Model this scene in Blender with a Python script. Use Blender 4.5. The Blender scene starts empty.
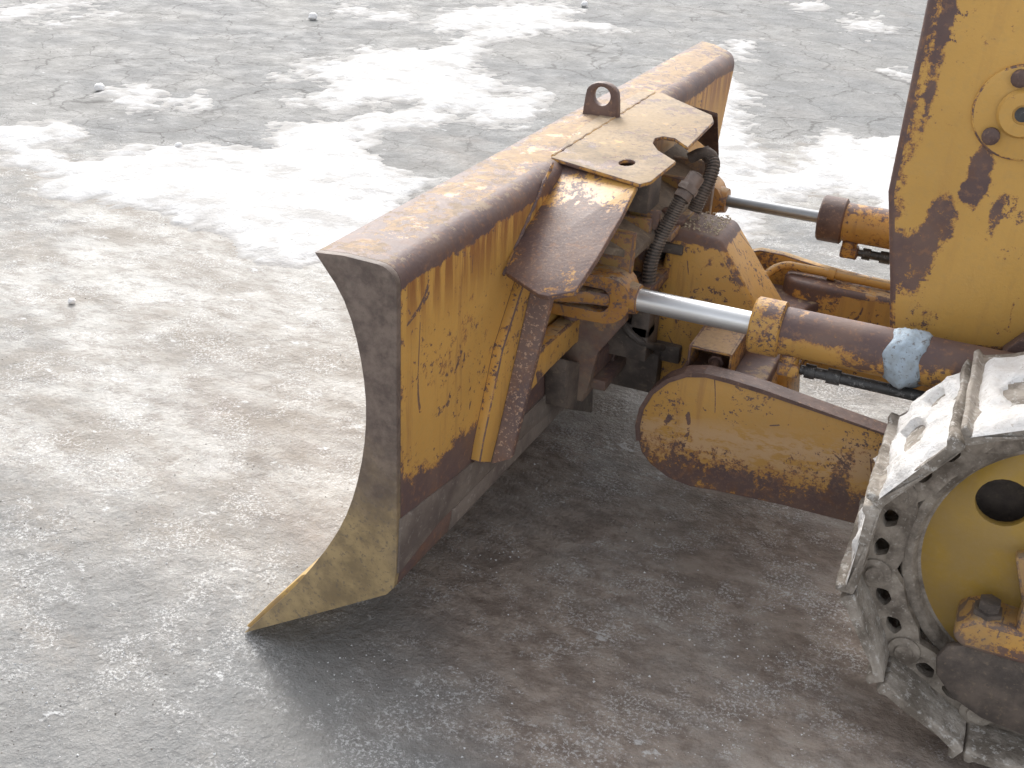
import bpy, bmesh, math, random
import numpy as np
from mathutils import Vector, Matrix, Quaternion
random.seed(7); RNG = np.random.default_rng(7)
scene = bpy.context.scene
COL = scene.collection

# ------------------------------------------------------------------ camera
FP = 1150.0
RC = np.array([[-0.9131753573382156, 0.22762420263208494, -0.3380798561380574],
               [-0.4049117605435498, -0.41215162991995863, 0.8161969738536429],
               [0.04644602161375067, 0.8822234730103415, 0.4685344285597655]])
CC = np.array([0.0, 0.0, 1.8])
cam_d = bpy.data.cameras.new("camera"); cam = bpy.data.objects.new("camera", cam_d); COL.objects.link(cam)
M = Matrix([list(r) for r in RC]).to_4x4(); M.translation = Vector(CC); cam.matrix_world = M
cam_d.sensor_width = 36.0; cam_d.lens = FP / 1024 * 36.0; cam_d.clip_start = 0.05; cam_d.clip_end = 1000
scene.camera = cam

# measuring helpers: where the sight line of a photo point meets a real plane of the machine
def _pl(px, py, p0, n):
    d = RC @ np.array([px - 512, -(py - 384), -FP]); n = np.array(n, float)
    t = np.dot(np.array(p0, float) - CC, n) / np.dot(d, n); return Vector(CC + t * d)
def onz(px, py, z=0.): return _pl(px, py, (0, 0, z), (0, 0, 1))
def ony(px, py, y): return _pl(px, py, (0, y, 0), (0, 1, 0))
BD = Vector((-0.033, -0.99946, 0)); FD = Vector((0.99946, -0.033, 0)); TIP = Vector((1.347, -1.703, 0))
def W(u, w, z): return TIP + FD * u + BD * w + Vector((0, 0, z))
def onu(px, py, u): return _pl(px, py, TIP + FD * u, FD)
def on3(px, py, a, b, c): return _pl(px, py, a, (Vector(b) - Vector(a)).cross(Vector(c) - Vector(a)))
YC = -2.85

# ------------------------------------------------------------------ node helpers
class NT:
    def __init__(s, name):
        s.m = bpy.data.materials.new(name); s.m.use_nodes = True; s.t = s.m.node_tree; s.t.nodes.clear()
        s.out = s.t.nodes.new('ShaderNodeOutputMaterial'); s.b = s.t.nodes.new('ShaderNodeBsdfPrincipled')
        s.t.links.new(s.b.outputs[0], s.out.inputs[0])
        s.geo = s.t.nodes.new('ShaderNodeNewGeometry'); s.P = s.geo.outputs['Position']
    def put(s, sock, v):
        if v is None: return
        if isinstance(v, bpy.types.NodeSocket): s.t.links.new(v, sock)
        elif isinstance(v, (tuple, list)) and len(v) == 3 and sock.type == 'RGBA': sock.default_value = (*v, 1)
        else: sock.default_value = v
    def n(s, typ, props=None, **kw):
        nd = s.t.nodes.new(typ)
        for k, v in (props or {}).items(): setattr(nd, k, v)
        for k, v in kw.items(): s.put(nd.inputs[k.replace('_', ' ')], v)
        return nd
    def math(s, op, a, b=None, c=None, clamp=False):
        nd = s.t.nodes.new('ShaderNodeMath'); nd.operation = op; nd.use_clamp = clamp
        s.put(nd.inputs[0], a); s.put(nd.inputs[1], b); s.put(nd.inputs[2], c); return nd.outputs[0]
    def vmath(s, op, a, b=None):
        nd = s.t.nodes.new('ShaderNodeVectorMath'); nd.operation = op; s.put(nd.inputs[0], a); s.put(nd.inputs[1], b)
        return nd.outputs[1] if op in ('DOT_PRODUCT', 'LENGTH', 'DISTANCE') else nd.outputs[0]
    def noise(s, scale, detail=4, rough=.55, vec=None, dist=0., off=None):
        v = vec if vec is not None else s.P
        if off: v = s.vmath('ADD', v, off)
        return s.n('ShaderNodeTexNoise', None, Vector=v, Scale=scale, Detail=detail, Roughness=rough, Distortion=dist).outputs[0]
    def step(s, v, a, b, o0=0., o1=1.):
        nd = s.t.nodes.new('ShaderNodeMapRange'); nd.interpolation_type = 'SMOOTHSTEP'
        s.put(nd.inputs[0], v)
        for i, x in enumerate((a, b, o0, o1)): s.put(nd.inputs[i + 1], x)
        return nd.outputs[0]
    def mix(s, f, a, b, blend='MIX'):
        nd = s.t.nodes.new('ShaderNodeMix'); nd.data_type = 'RGBA'; nd.blend_type = blend
        s.put(nd.inputs[0], f); s.put(nd.inputs[6], a); s.put(nd.inputs[7], b); return nd.outputs[2]
    def scalev(s, v, sc): return s.vmath('MULTIPLY', v, sc)
    def bump(s, h, dist, strength=1., prev=None):
        nd = s.t.nodes.new('ShaderNodeBump'); s.put(nd.inputs['Height'], h); nd.inputs['Distance'].default_value = dist
        nd.inputs['Strength'].default_value = strength
        if prev is not None: s.put(nd.inputs['Normal'], prev)
        return nd.outputs[0]

YEL = (.60, .335, .088); YEL2 = (.47, .25, .045)
RUST = (.120, .078, .074); RUST2 = (.170, .108, .088); ORG = (.33, .15, .06); DUST = (.52, .42, .30)

def paint(name, bias=0., zones=(), dust=.6, dust_col=DUST, yel=YEL, scale=1., streak=.5, edge=.25, scratch=.5, spots=.1,
          grime=0., up=.75, fleck=.0, drip=None, scuff=None, warm=.35):
    """worn yellow machine paint over old rust; zones push the rust where the machine is rubbed bare"""
    s = NT(name)
    bigv = s.noise(5 * scale, 6, .68, dist=.25)
    fine = s.noise(42 * scale, 6, .76)
    m = s.math('ADD', s.math('MULTIPLY', bigv, .54), s.math('MULTIPLY', fine, .46))
    tot = s.math('ADD', m, bias)
    for z in zones:
        if z[0] == 'lin': v = s.step(s.vmath('DOT_PRODUCT', s.P, z[1]), z[2], z[3], 0., z[4])
        elif z[0] == 'prod':
            v = s.math('MULTIPLY', s.step(s.vmath('DOT_PRODUCT', s.P, z[1]), z[2], z[3]), s.step(s.vmath('DOT_PRODUCT', s.P, z[4]), z[5], z[6], 0., z[7]))
        else:
            d = s.vmath('SUBTRACT', s.P, z[1]); d = s.vmath('DIVIDE', d, z[2]); v = s.step(s.vmath('LENGTH', d), 1., .35, 0., z[3])
        tot = s.math('ADD', tot, v)
    if edge > 0:
        ea = s.n('ShaderNodeAttribute', {'attribute_name': 'edge'}).outputs['Fac']
        tot = s.math('ADD', tot, s.math('MULTIPLY', ea, edge * .5))
    if spots > 0:
        sp = s.step(s.noise(58 * scale, 5, .76, off=(6, 2, 1)), .53, .63)
        sp = s.math('MULTIPLY', sp, s.step(s.noise(8, 4, .6, off=(3, 1, 2)), .40, .58))
        tot = s.math('ADD', tot, s.math('MULTIPLY', sp, spots))
    if scratch > 0:
        for q, (vv, o_) in enumerate((((2.4, 2.4, .8), (3, 7, 1)), ((1.5, 1.5, 1.9), (8, 1, 4)), ((2.2, 1.2, 1.2), (5, 5, 2)))):
            nn = s.noise(1., 1.5, .5, vec=s.scalev(s.P, vv), off=o_)
            ln = s.step(s.math('ABSOLUTE', s.math('SUBTRACT', nn, .5)), .0028, .0006)
            ln = s.math('MULTIPLY', ln, s.step(s.noise(9, 6, .75, off=(q, 3, 5)), .51, .57))
            tot = s.math('ADD', tot, s.math('MULTIPLY', ln, scratch * .45))
    mask = s.step(tot, .598, .608)
    rim = s.math('MULTIPLY', s.step(tot, .55, .60), s.math('SUBTRACT', 1., mask))
    # paint colour
    y = s.mix(s.step(s.noise(2.3, 4, .5), .35, .7), yel, tuple(c * .82 for c in yel))
    y = s.mix(s.math('MULTIPLY', s.step(s.noise(70, 3, .6), .45, .75), .25), y, (.44, .30, .12))
    st = s.noise(1., 5, .65, vec=s.scalev(s.P, (26, 26, 2.2)))
    y = s.mix(s.math('MULTIPLY', s.step(st, .54, .70), streak), y, (.34, .17, .065))
    if scuff:
        sc_ = s.math('MULTIPLY', s.step(s.math('ABSOLUTE', s.math('SUBTRACT', s.vmath('DOT_PRODUCT', s.P, (.12, 0, 1)), scuff[0])), scuff[1], scuff[1] * .2), s.step(s.noise(22, 7, .76, off=(8, 8, 1), vec=s.scalev(s.P, (.5, 1, 1.4))), .42, .52))
        y = s.mix(s.math('MULTIPLY', sc_, .85), y, (.56, .37, .21))
    if drip:
        dr = s.math('MULTIPLY', s.step(s.vmath('DOT_PRODUCT', s.P, (0, 0, 1)), drip[0], drip[1]), s.step(s.noise(1., 4, .6, vec=s.scalev(s.P, (40, 40, 3))), .42, .60))
        y = s.mix(s.math('MULTIPLY', dr, .85), y, (.24, .09, .035))
    y = s.mix(s.math('MULTIPLY', rim, .85), y, ORG)
    # rust colour
    r = s.mix(s.step(s.noise(7, 5, .6, off=(1, 5, 9)), .38, .66), RUST, RUST2)
    r = s.mix(s.math('MULTIPLY', s.step(s.noise(55, 5, .75, off=(9, 5, 1)), .52, .66), .6), r, (.29, .15, .085))
    r = s.mix(s.math('MULTIPLY', s.step(s.noise(11, 6, .7, off=(2, 5, 1)), .52, .64), warm), r, (.20, .095, .05))
    if fleck: r = s.mix(s.math('MULTIPLY', s.step(s.noise(120, 4, .75, off=(4, 4, 1)), .56, .62), fleck), r, (.55, .36, .24))
    c = s.mix(mask, y, r)
    if grime:
        g = s.step(s.noise(3.5, 6, .65, off=(2, 8, 3)), .42, .62)
        c = s.mix(s.math('MULTIPLY', g, grime), c, (.24, .19, .14))
    nz = s.vmath('DOT_PRODUCT', s.geo.outputs['Normal'], (0, 0, 1))
    dn = s.math('MULTIPLY', s.step(nz, up, up + .16), s.step(s.math('ADD', s.noise(13, 8, .78, off=(5, 5, 5)), s.math('MULTIPLY', mask, -.10)), .61 - .3 * dust, .635 - .3 * dust))
    c = s.mix(s.math('MULTIPLY', dn, min(1, .35 + dust * .6)), c, s.mix(s.noise(90, 3, .6), tuple(x * .62 for x in dust_col), tuple(min(1, x * 1.22) for x in dust_col)))
    s.put(s.b.inputs['Base Color'], c)
    ro = s.math('ADD', s.math('MULTIPLY', mask, .12), s.math('ADD', .38, s.math('MULTIPLY', dn, .4)))
    s.put(s.b.inputs['Roughness'], s.math('ADD', ro, s.math('MULTIPLY', fine, .12)))
    s.b.inputs['Specular IOR Level'].default_value = .45
    nb = s.bump(s.math('ADD', s.math('MULTIPLY', s.noise(9, 1, .5), 6.), s.noise(120, 2, .6)), .0010, .7)
    
    s.put(s.b.inputs['Normal'], nb)
    return s.m

def steel(name, a, b, rough=.5, sc=12, met=0., fl=None, flamt=.5, zramp=None, bumpd=.002, stretch=(1, 1, 1), flthr=.56):
    s = NT(name); v = s.scalev(s.P, stretch)
    c = s.mix(s.step(s.noise(sc, 7, .65, vec=v), .36, .66), a, b)
    if zramp:
        k = s.step(s.math('ADD', s.vmath('DOT_PRODUCT', s.P, (0, 0, 1)), s.math('MULTIPLY', s.math('SUBTRACT', s.noise(9, 5, .6), .5), .5)), zramp[0], zramp[1])
        c = s.mix(k, c, s.mix(s.step(s.noise(sc * 1.7, 7, .7, off=(2, 2, 2)), .35, .66), zramp[2], zramp[3]))
    if fl: c = s.mix(s.math('MULTIPLY', s.step(s.noise(sc * 5, 6, .72, off=(3, 3, 3)), flthr, flthr + .08), flamt), c, fl)
    s.put(s.b.inputs['Base Color'], c); s.b.inputs['Metallic'].default_value = met
    s.put(s.b.inputs['Roughness'], s.math('ADD', rough - .08, s.math('MULTIPLY', s.noise(sc * 3, 4), .16)))
    nb = s.bump(s.noise(sc * 6, 6, .65), bumpd, .8); nb = s.bump(s.noise(sc * .8, 3), bumpd * 3, .5, nb)
    s.put(s.b.inputs['Normal'], nb); return s.m

# ------------------------------------------------------------------ mesh helpers
def newbm(): return bmesh.new()
def sharpen(bm, ang=35):
    for f in bm.faces: f.smooth = True
    for e in bm.edges:
        e.smooth = len(e.link_faces) == 2 and e.calc_face_angle(0) < math.radians(ang)
def bevel(bm, w, seg=2, ang=30):
    if w <= 0: return
    lay = bm.faces.layers.float.get('edge') or bm.faces.layers.float.new('edge')
    es = [e for e in bm.edges if len(e.link_faces) == 2 and e.calc_face_angle(0) > math.radians(ang)]
    if es:
        r = bmesh.ops.bevel(bm, geom=es, offset=w, segments=seg, profile=.5, affect='EDGES', clamp_overlap=True)
        for f in r['faces']: f[lay] = 1.
def face_prism(bm, pts, vec, holes=()):
    """solid from a planar outline (with holes) pushed along vec"""
    pts = [Vector(p) for p in pts]; vec = Vector(vec)
    loops = [pts] + [[Vector(p) for p in h] for h in holes]
    if not holes:
        va = [bm.verts.new(p) for p in pts]; vb = [bm.verts.new(p + vec) for p in pts]; n = len(pts)
        bm.faces.new(va); bm.faces.new(vb[::-1])
        for i in range(n): bm.faces.new((va[i], vb[i], vb[(i + 1) % n], va[(i + 1) % n]))
        return va + vb
    la = []; lb = []
    for L in loops:
        la.append([bm.verts.new(p) for p in L]); lb.append([bm.verts.new(p + vec) for p in L])
    for ll in (la, lb):
        es = []
        for L in ll:
            for i in range(len(L)): es.append(bm.edges.new((L[i], L[(i + 1) % len(L)])))
        bmesh.ops.triangle_fill(bm, use_beauty=True, use_dissolve=False, edges=es)
    for A, B in zip(la, lb):
        n = len(A)
        for i in range(n): bm.faces.new((A[i], B[i], B[(i + 1) % n], A[(i + 1) % n]))
    return [v for L in la + lb for v in L]
def box(bm, c, s, rot=None):
    c = Vector(c); m = Matrix.Translation(c)
    if rot is not None: m = m @ (rot.to_4x4() if isinstance(rot, Matrix) else rot)
    r = bmesh.ops.create_cube(bm, size=1., matrix=m @ Matrix.Diagonal((*s, 1))); return r['verts']
def tube(bm, path, r, seg=14, cap=True):
    path = [Vector(p) for p in path]; n = len(path)
    rr = r if isinstance(r, (list, tuple)) else [r] * n
    rings = []; up = Vector((0, 0, 1)); prev = None
    for i, p in enumerate(path):
        d = (path[min(i + 1, n - 1)] - path[max(i - 1, 0)]).normalized()
        if prev is None: a = d.cross(up if abs(d.z) < .9 else Vector((1, 0, 0))).normalized()
        else: a = (prev - d * prev.dot(d)).normalized()
        prev = a; b = d.cross(a)
        rings.append([bm.verts.new(p + (a * math.cos(t) + b * math.sin(t)) * rr[i]) for t in [2 * math.pi * k / seg for k in range(seg)]])
    for A, B in zip(rings, rings[1:]):
        for k in range(seg): bm.faces.new((A[k], A[(k + 1) % seg], B[(k + 1) % seg], B[k]))
    if cap: bm.faces.new(rings[0][::-1]); bm.faces.new(rings[-1])
def lathe(bm, c, axis, prof, seg=32):
    """prof = (distance along axis, radius)"""
    tube(bm, [Vector(c) + Vector(axis) * p[0] for p in prof], [max(p[1], 1e-4) for p in prof], seg) if all(prof[i][0] < prof[i + 1][0] for i in range(len(prof) - 1)) else _lathe(bm, c, axis, prof, seg)
def _lathe(bm, c, axis, prof, seg):
    axis = Vector(axis).normalized(); a = axis.orthogonal().normalized(); b = axis.cross(a); c = Vector(c); R = []
    for d, r in prof:
        R.append([bm.verts.new(c + axis * d + (a * math.cos(2 * math.pi * k / seg) + b * math.sin(2 * math.pi * k / seg)) * max(r, 1e-4)) for k in range(seg)])
    for A, B in zip(R, R[1:]):
        for k in range(seg): bm.faces.new((A[k], A[(k + 1) % seg], B[(k + 1) % seg], B[k]))
    bm.faces.new(R[0][::-1]); bm.faces.new(R[-1])
def spline(pts, n=8):
    pts = [Vector(p) for p in pts]; P = [2 * pts[0] - pts[1]] + pts + [2 * pts[-1] - pts[-2]]; out = []
    for i in range(1, len(P) - 2):
        for k in range(n):
            t = k / n; a, b, c, d = P[i - 1:i + 3]
            out.append(.5 * ((2 * b) + (c - a) * t + (2 * a - 5 * b + 4 * c - d) * t * t + (3 * b - a - 3 * c + d) * t ** 3))
    out.append(pts[-1]); return out
def circle(c, u, v, r, n=20, r2=None):
    r2 = r if r2 is None else r2
    return [Vector(c) + Vector(u) * r * math.cos(2 * math.pi * k / n) + Vector(v) * r2 * math.sin(2 * math.pi * k / n) for k in range(n)]
X, Y, Z = Vector((1, 0, 0)), Vector((0, 1, 0)), Vector((0, 0, 1))

ROOT = bpy.data.objects.new("bulldozer", None); COL.objects.link(ROOT); ROOT.location = (-1.1, YC, 0)
ROOT['label'] = 'old yellow bulldozer with chipped paint and rust, its wide blade resting on icy ground'
ROOT['category'] = 'bulldozer'
def obj(name, bm, m, parent=ROOT, bev=0., seg=2, ang=35, label=None, kind=None, recalc=True):
    if recalc: bmesh.ops.recalc_face_normals(bm, faces=bm.faces[:])
    bevel(bm, bev, seg); sharpen(bm, ang)
    o = Vector((0, 0, 0))
    if parent is not None: o = ROOT.location
    bmesh.ops.translate(bm, verts=bm.verts[:], vec=-Vector(o))
    me = bpy.data.meshes.new(name); bm.to_mesh(me); bm.free(); me.materials.append(m)
    ob = bpy.data.objects.new(name, me); COL.objects.link(ob)
    if parent is not None: ob.parent = parent
    if label: ob['label'] = label
    if kind: ob['kind'] = kind
    return ob

# ------------------------------------------------------------------ materials
BDt = tuple(BD)
dF = TIP.dot(FD); dB = TIP.dot(BD)      # blade coordinate w = dot(P,BD)-dB
M_blade = paint('blade_paint', -.028, [('lin', (0, 0, 1), .57, .41, .30), ('lin', (0, 0, 1), .955, .985, .09), ('prod', (0, 0, 1), .945, .975, tuple(FD), dF - .364, dF - .384, .2), ('prod', (0, 0, 1), .945, .975, tuple(FD), dF - .265, dF - .24, .09),
        ('lin', BDt, dB + .035, dB - .005, .13), ('sph', tuple(W(-.33, .0, 1.0)), (.4, .55, .04), .09), ('sph', tuple(W(-.41, .05, .47)), (.2, .14, .16), .12), ('sph', tuple(W(-.41, .25, .45)), (.2, .16, .1), .10)],
        dust=.62, dust_col=(.46, .37, .28), edge=.22, scratch=.75, streak=.7, drip=(.80, .97), spots=.13)
M_flap = paint('flap_paint', .02, [('lin', BDt, dB + .68, dB + .56, .12), ('sph', tuple(W(-.50, .55, .90)), (.10, .26, .2), .14), ('sph', tuple(W(-.42, .80, 1.0)), (.1, .08, .05), .15)], dust=.0, edge=.1, fleck=.25, spots=.2, warm=.1)
M_guard = paint('guard_paint', .075, [], dust=.80, dust_col=(.40, .33, .25), edge=.1, up=.6)
M_tower = paint('tower_paint', -.045, [('lin', (0, 0, 1), .742, .765, .3), ('sph', (.52, -2.75, .60), (.07, .05, .22), .05)], dust=.95, dust_col=(.36, .30, .23), edge=.15, up=.93, spots=.35)
M_frame = paint('frame_paint', .01, [], dust=.5, dust_col=(.46, .36, .24), edge=.2, spots=.2)
M_arm = paint('arm_paint', -.035, [('lin', (0, 0, 1), .40, .27, .17), ('sph', (.16, -2.45, .36), (.035, .08, .13), .10), ('sph', (.56, -2.45, .34), (.13, .08, .06), .05)], dust=.2, edge=.30, spots=.38, scratch=.7, fleck=.2, grime=.08, scuff=(.425, .085), scale=1.7, warm=.8)
M_under = paint('underframe_paint', .07, [('lin', (0, 0, 1), .62, .50, .30)], dust=.25, edge=.1, grime=.85, yel=(.34, .21, .07))
M_cyl = paint('cylinder_paint', .03, [('lin', (0, 0, 1), .685, .735, .17)], dust=.0, edge=.05, spots=.35)
M_cyl2 = paint('gland_paint', .035, [], dust=.3, edge=.1, spots=.4, scale=1.6)
M_clev = paint('clevis_paint', .025, [], dust=.5, dust_col=(.42, .35, .26), edge=.12, yel=(.46, .22, .045), grime=.25, spots=.3)
M_panel = paint('side_panel_paint', -.062, [('lin', (1, 0, 0), .12, .195, .15), ('sph', (.02, -2.55, 1.10), (.035, .2, .10), .22), ('sph', (-.03, -2.55, 1.02), (.02, .2, .06), .16), ('sph', (.15, -2.55, 1.35), (.02, .2, .25), .14), ('prod', (1, 0, 0), .125, .165, (0, 0, 1), 1.05, .92, .12), ('sph', (.075, -2.55, .98), (.05, .2, .10), .22), ('sph', (.11, -2.55, .88), (.06, .2, .12), .22),
        ('sph', (.07, -2.55, .76), (.05, .2, .05), .13), ('sph', (.04, -2.55, 1.06), (.02, .2, .03), .14), ('lin', (0, 0, 1), .725, .705, .14)],
        dust=.0, edge=.28, yel=(.64, .375, .10), spots=.13, scratch=.25, streak=.12, scale=1.2)
M_idler = paint('idler_paint', -.12, [], dust=.1, edge=.0, grime=.35, yel=(.46, .29, .045), scratch=.0, spots=.05)
M_guard2 = paint('track_frame_paint', .02, [('lin', (0, 0, 1), .325, .30, .1)], dust=.35, dust_col=(.34, .29, .24), edge=.15, grime=.5, scale=1.5)
M_rust = steel('rusty_steel', (.10, .062, .055), (.17, .105, .085), .55, 14, fl=(.34, .2, .12), flamt=.5)
M_end = steel('worn_end_steel', (.22, .16, .085), (.37, .27, .135), .6, 16, fl=(.13, .105, .085), flamt=.65,
              zramp=(.30, .66, (.105, .076, .064), (.20, .152, .125)), bumpd=.0012, flthr=.54)
M_edge = steel('cutting_edge_steel', (.20, .165, .14), (.115, .09, .08), .5, 9, fl=(.38, .34, .30), flamt=.4, bumpd=.0015)
M_front = steel('moldboard_front', (.55, .36, .12), (.40, .27, .13), .55, 10, fl=(.25, .17, .12))
M_dark = steel('grimy_steel', (.075, .062, .055), (.15, .12, .10), .65, 15, fl=(.26, .2, .14), flamt=.4)
M_rubber = steel('hose_rubber', (.045, .04, .038), (.10, .085, .075), .6, 25, fl=(.2, .17, .14), flamt=.3)
M_spring = steel('hose_spring', (.12, .095, .08), (.22, .18, .15), .5, 30)
M_chrome = steel('chrome_rod', (.80, .81, .82), (.72, .73, .74), .36, 4, met=.85, bumpd=.0002)
M_rod2 = steel('dull_rod', (.40, .41, .42), (.30, .31, .32), .42, 6, met=.8, bumpd=.0002)
M_track = steel('muddy_track_steel', (.13, .108, .088), (.37, .325, .275), .8, 14, fl=(.55, .51, .46), flamt=.5, bumpd=.004, flthr=.57)
M_shoe = steel('icy_shoe_steel', (.17, .145, .118), (.44, .395, .345), .8, 12, fl=(.66, .64, .61), flamt=.6, bumpd=.007, flthr=.54)
M_snowt = steel('packed_snow', (.84, .83, .82), (.70, .675, .65), .7, 22, fl=(.44, .39, .34), flamt=.75, bumpd=.006, flthr=.58)
M_tape = steel('pale_blue_patch', (.42, .52, .62), (.30, .34, .37), .6, 16, fl=(.16, .14, .13), flamt=.8, bumpd=.004, flthr=.55)
M_black = steel('black_fitting', (.03, .03, .032), (.07, .07, .07), .35, 20, fl=(.5, .5, .5), flamt=.3)

# ------------------------------------------------------------------ blade
def wend(u, z): return 2.185 + (z - 1) * .32 + (u + .42) * 1.05
prof = spline([(-.238, 1.0, 0), (-.300, .917, 0), (-.335, .80, 0), (-.344, .67, 0), (-.322, .525, 0), (-.272, .385, 0), (-.170, .218, 0), (-.077, .096, 0), (-.004, .004, 0)], 3)
P = [(p.x, p.y) for p in prof]
P += [(0.0, 0.0), (-.235, .158), (-.388, .262), (-.405, .285), (-.4125, .33)]
for z in (.45, .6, .75, .9, .955): P.append((-.4135, z))
for k in range(6):
    t = math.pi / 2 * k / 5; P.append((-.3735 - .04 * math.cos(t), .970 + .036 * math.sin(t)))
P += [(-.30, 1.007)]
bm = newbm()
WS = [0.012, .12, .25, .45, .7, .95, 1.2, 1.45, 1.7, 1.9]
rings = []
for i, w in enumerate(WS + ['e']):
    r = []
    for (u, z) in P:
        ww = wend(u, z) if w == 'e' else w
        r.append(bm.verts.new(W(u, ww, z)))
    rings.append(r)
n = len(P)
for A, B in zip(rings, rings[1:]):
    for k in range(n): bm.faces.new((A[k], A[(k + 1) % n], B[(k + 1) % n], B[k]))
bm.faces.new(rings[0]); bm.faces.new(rings[-1][::-1])
es = [e for e in bm.edges if all(v in rings[-1] for v in e.verts)]
bmesh.ops.bevel(bm, geom=es, offset=.028, segments=4, profile=.5, affect='EDGES', clamp_overlap=True)
blade = obj('blade', bm, M_blade, ang=40)

def scaled(P, c, k): return [((u - c[0]) * k + c[0], (z - c[1]) * k + c[1]) for u, z in P]
bm = newbm(); face_prism(bm, [W(u, -.004, z) for u, z in P], BD * .0155)
bm2 = bm; obj('end_plate', bm, M_end, blade, bev=.004, ang=40, label='near end plate worn to bare grey brown steel')
bm = newbm()   # worn edge steel along the lower front
tipP = [(.004, .0), (-.012, -.0), (-.14, .088), (-.20, .19), (-.187, .228), (-.163, .213), (-.072, .1)]
face_prism(bm, [W(u + .004, .013, z + .003) for u, z in tipP], BD * 2.15)
obj('cutting_edge', bm, M_front, blade, bev=.004)
# lower wear strip on the back (bare, grimy)
bm = newbm()
low = [(-.4165, .345), (-.4165, .300), (-.392, .262), (-.30, .205), (-.28, .20), (-.385, .28), (-.405, .345)]
face_prism(bm, [W(u, .235, z) for u, z in low], BD * 1.8)
obj('wear_strip', bm, M_edge, blade, bev=.003)
bm = newbm()
pts = [onu(p[0], p[1], -.418) for p in ((401, 520), (399, 574), (440, 522), (455, 507), (476, 486), (520, 440), (560, 404), (553, 388), (500, 440), (455, 478))]
face_prism(bm, [Vector(p) for p in pts], FD * .010)
obj('end_bit', bm, M_edge, blade, bev=.002)

# lifting eye on the top edge
bm = newbm()
ec = onz(600, 113, 1.015); fv = BD; 
out = [ec + FD * .052 - Z * .02, ec + FD * .047 + Z * .035] + [ec + Z * .048 + FD * .045 * math.cos(t) + Z * .032 * math.sin(t) for t in [math.pi * k / 12 for k in range(1, 12)]] + [ec - FD * .047 + Z * .035, ec - FD * .052 - Z * .02]
face_prism(bm, out, BD * .024, holes=[circle(ec + Z * .044, FD, Z, .0245, 18)])
obj('lifting_eye', bm, M_rust, blade, bev=.004)

# folded guard: top plate with slot and hole, and the flap down the near side
zt = 1.008
A_ = W(-.405, .80, 1.004); B_ = onz(635, 183, 1.003); E_ = onu(505, 271, -.43)
outl = [(551, 157), (634, 182), (640, 184), (651, 181), (676, 161), (671, 158), (658, 150), (653, 143), (655, 138), (663, 136), (675, 138), (688, 147), (714, 121), (712, 115), (663, 93), (640, 91), (610, 108), (580, 128)]
def zg(p): return 1.0
Pg = [onz(x, y, 1.0095) for x, y in outl]
bm = newbm()
hole = circle(onz(627, 162.5, 1.0095), FD, BD, .018, 14, .028)
face_prism(bm, Pg, Z * -.010, holes=[hole])
obj('guard_plate', bm, M_guard, blade, bev=.0025, label='dusty top guard plate with slot and oval hole')
bm = newbm()
flap_px = [(552, 158), (635, 181), (637, 185), (622, 215), (598, 256), (575, 291), (548, 296), (538, 294), (505, 272)]
Pf = [on3(x, y, A_, B_, E_) for x, y in flap_px]
nrm = (B_ - A_).cross(E_ - A_).normalized(); nrm = nrm if nrm.z < 0 else -nrm
face_prism(bm, Pf, nrm * .014)
obj('side_flap', bm, M_flap, blade, bev=.003, label='bent side flap, paint rubbed off to brown rust')
bm = newbm(); wp = []
wa, wb = onz(553, 156, 1.008), onz(655, 92.5, 1.008)
for k in range(60): wp.append(wa.lerp(wb, k / 59) + FD * .0015 * math.sin(k * 1.3))
tube(bm, wp, [.0045 + .0010 * math.sin(k * 1.9) for k in range(60)], 8); obj('weld_bead', bm, M_guard, blade)
bm = newbm(); wp = [onu(503, 275, -.4145).lerp(onu(553, 163, -.4145), k / 29) for k in range(30)]
tube(bm, wp, [.0045 + .0015 * math.sin(k * 1.9) for k in range(30)], 8); obj('weld_bead', bm, M_flap, blade)
# far flap
bm = newbm()
q = [onz(714, 120, 1.005), onz(690, 98, 1.005)]
a, b = W(-.58, 1.43, 1.004), W(-.40, 1.50, 1.004); c_, d_ = W(-.47, 1.60, .89), W(-.58, 1.50, .87)
face_prism(bm, [a, b, c_, d_], (0, 0, -.013)); obj('side_flap', bm, M_rust, blade, bev=.003, label='far side flap, dark rust')

# slanting stiffener behind the flap: a box leaning on the back of the blade
def slab(bm, pxs, u, d):  face_prism(bm, [onu(x, y, u) for x, y in pxs], FD * d)
bm = newbm(); slab(bm, [(529, 268), (535, 292), (491, 463), (480, 463), (484, 440), (503, 350)], -.438, .026); 
obj('stiffener', bm, paint('stiffener_paint', -.0, [], dust=0, edge=.3, spots=.3, scratch=.2), blade, bev=.003)
bm = newbm()
top = [W(-.44, .60, .80), W(-.44, .39, .40), W(-.475, .44, .395), W(-.475, .66, .80)]
f = [W(-.438, .555, .80), W(-.438, .375, .395), W(-.478, .395, .41), W(-.488, .575, .80)]
face_prism(bm, f, W(0, .022, 0) - W(0, 0, 0))
obj('stiffener', bm, paint('stiffener_rust', .24, [], dust=0, edge=.3, fleck=.7), blade, bev=.003, label='rusty inner stiffener plate')
bm = newbm()
f = [W(-.43, 1.60, .80), W(-.43, 1.80, .40), W(-.51, 1.76, .42), W(-.52, 1.56, .80)]
face_prism(bm, f, BD * .022); obj('stiffener', bm, M_under, blade, bev=.003)
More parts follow.
